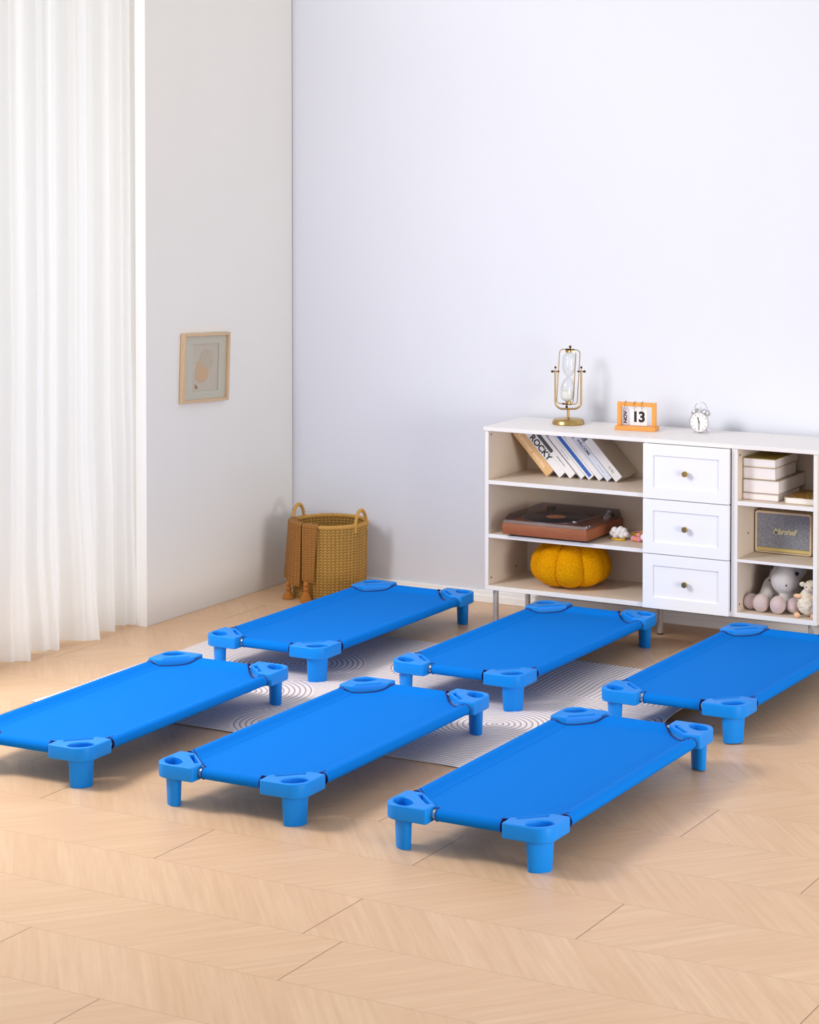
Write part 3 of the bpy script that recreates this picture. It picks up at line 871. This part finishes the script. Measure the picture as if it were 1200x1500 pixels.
# ------------------------------------------------------------------ plush sheep
sh_ = thing('plush_animal', (2.757, -.362, .175), 'small cream fleecy plush lamb with peach feet, in front of the grey plush', 'plush toy')
mb = MB(); mb.ball((0, 0, .056), .046, 24, (.95, .85, 1.12)); mb.ball((.0, 0, .085), .036, 20, (.95, .9, 1))
random.seed(3)
for i in range(120):
    a = random.uniform(0, 2*PI); ph = math.asin(random.uniform(-.8, 1))
    mb.ball((.044*math.cos(a)*math.cos(ph), .038*math.sin(a)*math.cos(ph), .058+.048*math.sin(ph)), .0065, 8)
remeshed(mb, .003, 1).build('fleece_body', 'plush_cream', sh_)
mb = MB(); mb.ball((.010, -.006, .124), .026, 20, (1, .95, 1.05)); mb.ball((.014, -.024, .118), .015, 16, (1.1, .9, .85))
hd = remeshed(mb, .003, 3).build('head', 'plush_cream', sh_)
mb = MB()
for i in range(26):
    a = random.uniform(0, 2*PI); q = random.uniform(0, .021); mb.ball((.012+q*math.cos(a), .0+q*.8*math.sin(a), .143+random.uniform(-.004, .006)), .0065, 8)
remeshed(mb, .003, 1).build('fleece_topknot', 'plush_cream', hd)
for sx in (-1, 1):
    MB().ball((.010+sx*.034, -.002, .134), .012, 14, (1.2, .6, .9)).build('ear', 'plush_cream', hd)
    MB().ball((.013+sx*.012, -.031, .129), .0026, 10).build('eye', 'black', hd)
    MB().ball((sx*.038, -.026, .088), .014, 14, (1.25, .8, .7)).build('arm', 'peach', sh_)
    MB().ball((sx*.036, -.038, .0115), .0135, 16, (1.0, 1.0, .85)).build('foot', 'peach', sh_)
MB().ball((.014, -.038, .119), .0035, 10, (1.3, .6, .8)).build('nose', 'pinkband', hd)

# ------------------------------------------------------------------ hourglass
hg = thing('hourglass', (1.560, -.165, .882), 'brass swinging hourglass with white sand standing on the white sideboard', 'hourglass', math.radians(29))
MB().lathe([(.070, 0), (.073, .004), (.070, .016), (.066, .022), (.062, .024), (.02, .026), (.006, .030), (.006, .064), (.010, .066), (0, .068)], 48).build('base', 'brass', hg)
U = []
for s in range(9): U.append((-.058, 0, .252-(.252-.11)*s/8))
for i in range(1, 9):
    a = PI+PI/2*i/8; U.append((-.020+.038*math.cos(a)*1.0, 0, .105+.038*math.sin(a)))
U = [(-.058, 0, .244), (-.058, 0, .105)]+[(-.026+.032*math.cos(PI+PI/2*i/8), 0, .100+.032*math.sin(PI+PI/2*i/8)) for i in range(9)]
U = U+[(-x, y, z) for x, y, z in reversed(U)]
MB().tube(U, .0045, 10).build('yoke', 'brass', hg)
for s in (-1, 1):
    b = MB().cyl((s*.074, 0, .236), (s*.040, 0, .236), .0028, 10); b.ball((s*.072, 0, .236), .0062, 12); b.ball((s*.058, 0, .254), .0055, 12); b.ball((s*.044, 0, .236), .0045, 10)
    b.build('pivot_knob', 'darkbrass', hg)
sw_ = bpy.data.objects.new('swinging_frame', None)
tilt = Matrix.Translation((0, 0, .207)) @ Matrix.Rotation(math.radians(3.2), 4, 'Y') @ Matrix.Translation((0, 0, -.207))
fr = MB()
hw, z0, z1 = .046, .090, .334
Pf = round_poly([(-hw, z0), (hw, z0), (hw, z1), (-hw, z1)], [.016]*4, 6)
fr.tube([(x, 0, z) for x, z in Pf], .0021, 8, True)
fr.tube([(.006, -.004, z1), (.020, -.018, z1-.004), (.026, -.022, z1-.016), (.026, -.022, z0+.016), (.020, -.018, z0+.004), (.006, -.004, z0)], .0021, 8)
bmesh.ops.transform(fr.bm, matrix=tilt, verts=fr.bm.verts)
frame = fr.build('swinging_frame', 'brass', hg)
for zc, d in ((z1, 1), (z0, -1)):
    k = MB().lathe([(.013, zc-d*.012), (.013, zc-d*.002)] if d > 0 else [(.013, zc+.002), (.013, zc+.012)], 20)
    k.build('glass_collar', 'brass', frame)
for zc, d in ((z1, 1), (z0, -1)):
    k = MB().ball((0, 0, zc+d*.013), .0062, 12); k.cyl((0, 0, zc), (0, 0, zc+d*.012), .003, 10)
    k.cyl((-.016, 0, zc+d*.001), (.016, 0, zc+d*.001), .0032, 10); k.ball((-.017, 0, zc), .0045, 10); k.ball((.017, 0, zc), .0045, 10)
    bmesh.ops.transform(k.bm, matrix=tilt, verts=k.bm.verts); k.build('finial', 'darkbrass', hg)
gp = [(.012, .104)]
for i in range(0, 21):
    t = i/20; zc = .104+.108*t
    r = .031*math.sin(PI*min(1, .16+t*.80))**.55
    gp.append((max(.0035, r if t < .93 else .010-.09*(t-.93)), zc))
gp = []
H0, HM, H1 = .102, .212, .322
def gr(z):
    d = abs(z-HM)/(.110)
    return .0028+.0285*(math.sin(min(1, d*1.02)*PI)**.55 if d < .5 else (1 if d < .74 else math.sqrt(max(0, 1-((d-.74)/.27)**2))))*1.0
zs = [H0+(H1-H0)*i/48 for i in range(49)]
g_ = MB().lathe([(gr(z), z) for z in zs], 32); bmesh.ops.transform(g_.bm, matrix=tilt, verts=g_.bm.verts)
g_.build('glass_bulbs', 'glass', hg)
zs = [H0+.001+(.148-H0)*i/16 for i in range(17)]
s_ = MB().lathe([(max(.001, gr(z)-.0015), z) for z in zs]+[(0, .152)], 28); bmesh.ops.transform(s_.bm, matrix=tilt, verts=s_.bm.verts)
s_.build('sand', 'sand', hg)

# ------------------------------------------------------------------ desk calendar
ca = thing('desk_calendar', (1.912, -.205, .882), 'orange wooden flip calendar showing NOV 13 on the white sideboard', 'calendar', math.radians(8))
MB().box(-.092, .092, -.034, .034, 0, .019, .0015, 1).build('base', 'bamboo', ca)
b = MB()
for a in ((-.087, -.070, .019, .122), (.070, .087, .019, .122), (-.070, .070, .104, .122)):
    b.box(a[0], a[1], -.012, .010, a[2], a[3], .001, 1)
b.build('frame', 'bamboo', ca)
cd = MB(); cd.box(-.0165, .0165, -.0012, .0012, .023, .098); bmesh.ops.transform(cd.bm, matrix=Matrix.Translation((-.050, -.004, 0)) @ Matrix.Rotation(math.radians(-24), 4, 'Z'), verts=cd.bm.verts)
mo = cd.build('month_card', 'cardgrey', ca, False)
tm = MB(); tm.mesh(text_mesh('NOV', .024, .0011, 0, .0002), Matrix.Translation((-.050, -.004, 0)) @ Matrix.Rotation(math.radians(-24), 4, 'Z') @ Matrix.Translation((0, -.0016, .056)) @ Matrix.Rotation(PI/2, 4, 'X') @ Matrix.Rotation(PI/2, 4, 'Z'))
tm.build('month_lettering', 'ink', mo, False)
cd = MB().box(-.029, .047, -.006, -.003, .021, .096); cd.box(-.026, .050, -.003, .0, .021, .096)
dc = cd.build('day_card', 'paper', ca, False)
tm = MB(); tm.mesh(text_mesh('13', .062, .0026, 0, .0002, .95), Matrix.Translation((.009, -.0063, .057)) @ Matrix.Rotation(PI/2, 4, 'X')); tm.build('day_number', 'ink', dc, False)
for x in (-.050, -.008, .026):
    b = MB().tube([(x, -.003+.017*math.cos(a), .107+.020*math.sin(a)) for a in [2*PI*i/24 for i in range(24)]], .0009, 6, True)
    b.build('ring', 'darkbrass', ca)

# ------------------------------------------------------------------ alarm clock
ck = thing('alarm_clock', (2.190, -.150, .882), 'small white twin-bell alarm clock with pale dial, right of the calendar', 'clock')
R = Matrix.Translation((0, .020, .048)) @ Matrix.Rotation(PI/2, 4, 'X')
MB().lathe([(.030, -.004), (.041, .0), (.0425, .006), (.0425, .036), (.0445, .038), (.0445, .042), (.041, .043), (.041, .0405), (0, .0405)], 40, R).build('case', 'drawer', ck)
MB().lathe([(.0405, .0406), (.0405, .0412), (0, .0412)], 40, R).build('dial', 'paper', ck)
rb_ = MB().lathe([(.0420, .0425), (.0425, .0440), (.0445, .0440), (.0450, .0420)], 40, R, caps=False); rb_.build('rim', 'grey_print', ck)
hd_ = MB(); yy = .020-.0425
for i in range(12):
    a = 2*PI*i/12; rr = .034
    hd_.box(-.0010, .0010, -.0004, .0004, -.003, .003, mat=Matrix.Translation((rr*math.sin(a), yy, .048+rr*math.cos(a))) @ Matrix.Rotation(a, 4, 'Y'))
hd_.build('hour_marks', 'grey_print', ck, False)
hh = MB()
for a, l, w_ in ((math.radians(-14), .024, .0018), (math.radians(181), .031, .0012)):
    hh.box(-w_, w_, -.0005, .0005, -.004, l, mat=Matrix.Translation((0, yy-.0008, .048)) @ Matrix.Rotation(a, 4, 'Y'))
hh.cyl((0, yy-.002, .048), (0, yy, .048), .003, 12); hh.build('hands', 'charcoal', ck, False)
for s in (-1, 1):
    Mb = Matrix.Translation((s*.023, .0, .088)) @ Matrix.Rotation(s*math.radians(32), 4, 'Y')
    MB().lathe([(.0205, 0), (.0205, .003), (.018, .010), (.010, .015), (0, .016)], 24, Mb).build('bell', 'silver', ck)
    MB().tube([(s*.026, 0, .012), (s*.034, -.002, 0.002)], [.003, .0018], 8).build('foot', 'silver', ck)
hp = [(-.030, 0, .108), (-.026, 0, .112), (-.022, 0, .124), (-.014, 0, .132), (0, 0, .134), (.014, 0, .132), (.022, 0, .124), (.026, 0, .112), (.030, 0, .108)]
MB().tube(hp, .0018, 8).build('handle', 'silver', ck)
MB().cyl((0, 0, .088), (0, 0, .112), .002, 8).build('hammer', 'silver', ck)

# ------------------------------------------------------------------ basket
BX, BY, BH, BR = .335, -.212, .346, .180
bk = thing('woven_basket', (BX, BY, 0), 'tall round seagrass basket with two loop handles in the corner', 'basket')
def wallf(u, v):
    a = 2*PI*u; z = BH*v
    r = BR*(.955+.045*v)+.0022*abs(math.sin(a*22))
    return (r*math.cos(a), r*math.sin(a), z+.001)
o = MB().grid(wallf, 352, 40, True).build('woven_wall', 'wicker', bk)
def walli(u, v):
    a = -2*PI*u; z = .012+(BH-.012)*v; r = BR*(.955+.045*v)-.010
    return (r*math.cos(a), r*math.sin(a), z)
MB().grid(walli, 96, 20, True).build('inner_wall', 'wicker', bk)
MB().lathe([(0, 0), (BR*.955, 0), (BR*.955, .012), (0, .014)], 64).build('basket_base', 'wickerplain', bk)
def braid(pts_fn, n, r, tw, name, closed=True):
    b = MB()
    for k in range(2):
        pts = []
        for i in range(n):
            t = i/n if closed else i/(n-1)
            c, nx, nb = pts_fn(t); ph = 2*PI*tw*t+PI*k
            pts.append(c+(nx*math.cos(ph)+nb*math.sin(ph))*r*.55)
        b.tube(pts, r*.72, 8, closed)
    return b.build(name, 'wickerplain', bk)
def rimf(t):
    a = 2*PI*t; rr = Vector((math.cos(a), math.sin(a), 0)); return rr*(BR-.004)+Vector((0, 0, BH)), rr, Vector((0, 0, 1))
braid(rimf, 360, .009, 46, 'braided_rim')
VIEW = math.radians(-58.7)
for az in (VIEW+math.radians(58), VIEW+math.radians(58)-PI):
    rr = Vector((math.cos(az), math.sin(az), 0)); tt = Vector((-math.sin(az), math.cos(az), 0))
    def hf(t, rr=rr, tt=tt):
        a = PI*t; c = rr*(BR-.006)+tt*(.052*math.cos(a)*(-1))+Vector((0, 0, BH-.03+(.03 if 0 else 0)+.098*math.sin(a)**.8))
        return c, rr, Vector((0, 0, 1))
    braid(hf, 70, .0075, 9, 'handle', False)

# ------------------------------------------------------------------ throw over the basket rim
th = thing('knitted_throw', (BX, BY, 0), 'brown knitted throw with tassels draped over the left side of the basket', 'throw')
A0, A1 = VIEW+math.radians(-104), VIEW+math.radians(-17)
def throw_fn(a0, a1, z_end0, z_end1, rad, wav, inset=0.0, amin=0.0):
    def fn(u, v):
        # v 0 = inside the basket, .18 = over the rim, 1 = hem
        a = a0+(a1-a0)*u
        zb = z_end0+(z_end1-z_end0)*u
        if v < .16:
            q = v/.16; r = BR-.032+.014*q*0; z = BH-.10+(.10+.006)*q; 
        elif v < .26:
            q = (v-.16)/.10; c = math.cos(PI*(1-q)); r = BR-.008+.024*c; z = BH+.006+.012*math.sin(PI*q)
        else:
            q = (v-.26)/.74; r = BR+.016+rad*q+wav*q*math.sin((a-a0)*9+1.0); z = BH+.006-(BH+.006-zb)*q
            shrink = amin*q; mid = a1-.35; a = a+(mid-a)*shrink
        return (r*math.cos(a), r*math.sin(a), z)
    return fn
def cloth(fn, name, par):
    b = MB().grid(fn, 70, 70)
    bmesh.ops.recalc_face_normals(b.bm, faces=b.bm.faces)
    bmesh.ops.solidify(b.bm, geom=list(b.bm.faces), thickness=.005)
    o = b.build(name, 'throw', par); return o
AS = VIEW+math.radians(-43)
cloth(throw_fn(A0, AS, .088, .066, .016, .007), 'wide_fold', th)
cloth(throw_fn(AS+.035, A1, .098, .088, .004, .003, amin=.30), 'narrow_fold', th)
def tassel(a, r, ztop, name='tassel'):
    x, y = r*math.cos(a), r*math.sin(a)
    b = MB()
    b.ball((x, y, ztop-.012), .013, 16, (1, 1, 1.05)); b.ball((x, y, ztop-.035), .014, 16, (1, 1, 1.0))
    def sk(u, v):
        ang = 2*PI*u; rr = .009+(.027-.009)*v**.7+.003*v*abs(math.sin(ang*9)); return (x+rr*math.cos(ang), y+rr*math.sin(ang), ztop-.045-(ztop-.045-.002)*v)
    b.grid(sk, 90, 8, True); b.lathe([(.026, .003), (0, .004)], 20, Matrix.Translation((x, y, 0)), caps=False)
    b.build(name, 'tassel', th)
tassel(VIEW+math.radians(-64), BR+.034, .082)
tassel(VIEW+math.radians(-31), BR+.032, .096)

# ------------------------------------------------------------------ light
def area(name, loc, target, size, power, color=(1, 1, 1), sy=None):
    l = bpy.data.lights.new(name, 'AREA'); l.energy = power; l.color = color; l.shape = 'RECTANGLE'; l.size = size; l.size_y = sy or size
    o = bpy.data.objects.new(name, l); COL.objects.link(o); o.location = loc
    o.rotation_euler = (Vector(target)-Vector(loc)).to_track_quat('-Z', 'Y').to_euler()
    return o
area('studio_softbox', (-.36, -3.9, 2.85), (1.3, -.8, .2), 1.2, 122, (1.0, .99, .98))
area('window_daylight', (-2.4, -2.3, 1.5), (-.1, -1.9, 1.1), 2.6, 62, (1, 1, 1))
area('added_fill', (7.3, -3.9, .95), (0, -.9, .45), 1.8, 135, (1.0, .99, .98))  # added lamp with no known source, brightens the left wall
wd = bpy.data.worlds.new('studio'); SC.world = wd; wd.use_nodes = True
bg = wd.node_tree.nodes['Background']; bg.inputs[0].default_value = (.98, .99, 1.0, 1); bg.inputs[1].default_value = .64

# ------------------------------------------------------------------ camera
F = 3339.92; PITCH = .0311623; CYP = 294.52
cam = bpy.data.cameras.new('camera'); co = bpy.data.objects.new('camera', cam); COL.objects.link(co)
cam.sensor_fit = 'HORIZONTAL'; cam.sensor_width = 36; cam.lens = 36*F/1200
cam.shift_x = 0; cam.shift_y = -(750-CYP)/1200
cam.clip_start = .1; cam.clip_end = 100
co.location = (5.92437, -9.39438, 2.19919)
co.rotation_euler = Euler((PI/2-PITCH, 0, .5115), 'XYZ')
SC.camera = co
vs = SC.view_settings
vs.view_transform = 'Standard'; vs.look = 'None'; vs.gamma = 1; vs.use_curve_mapping = False; vs.exposure = .10
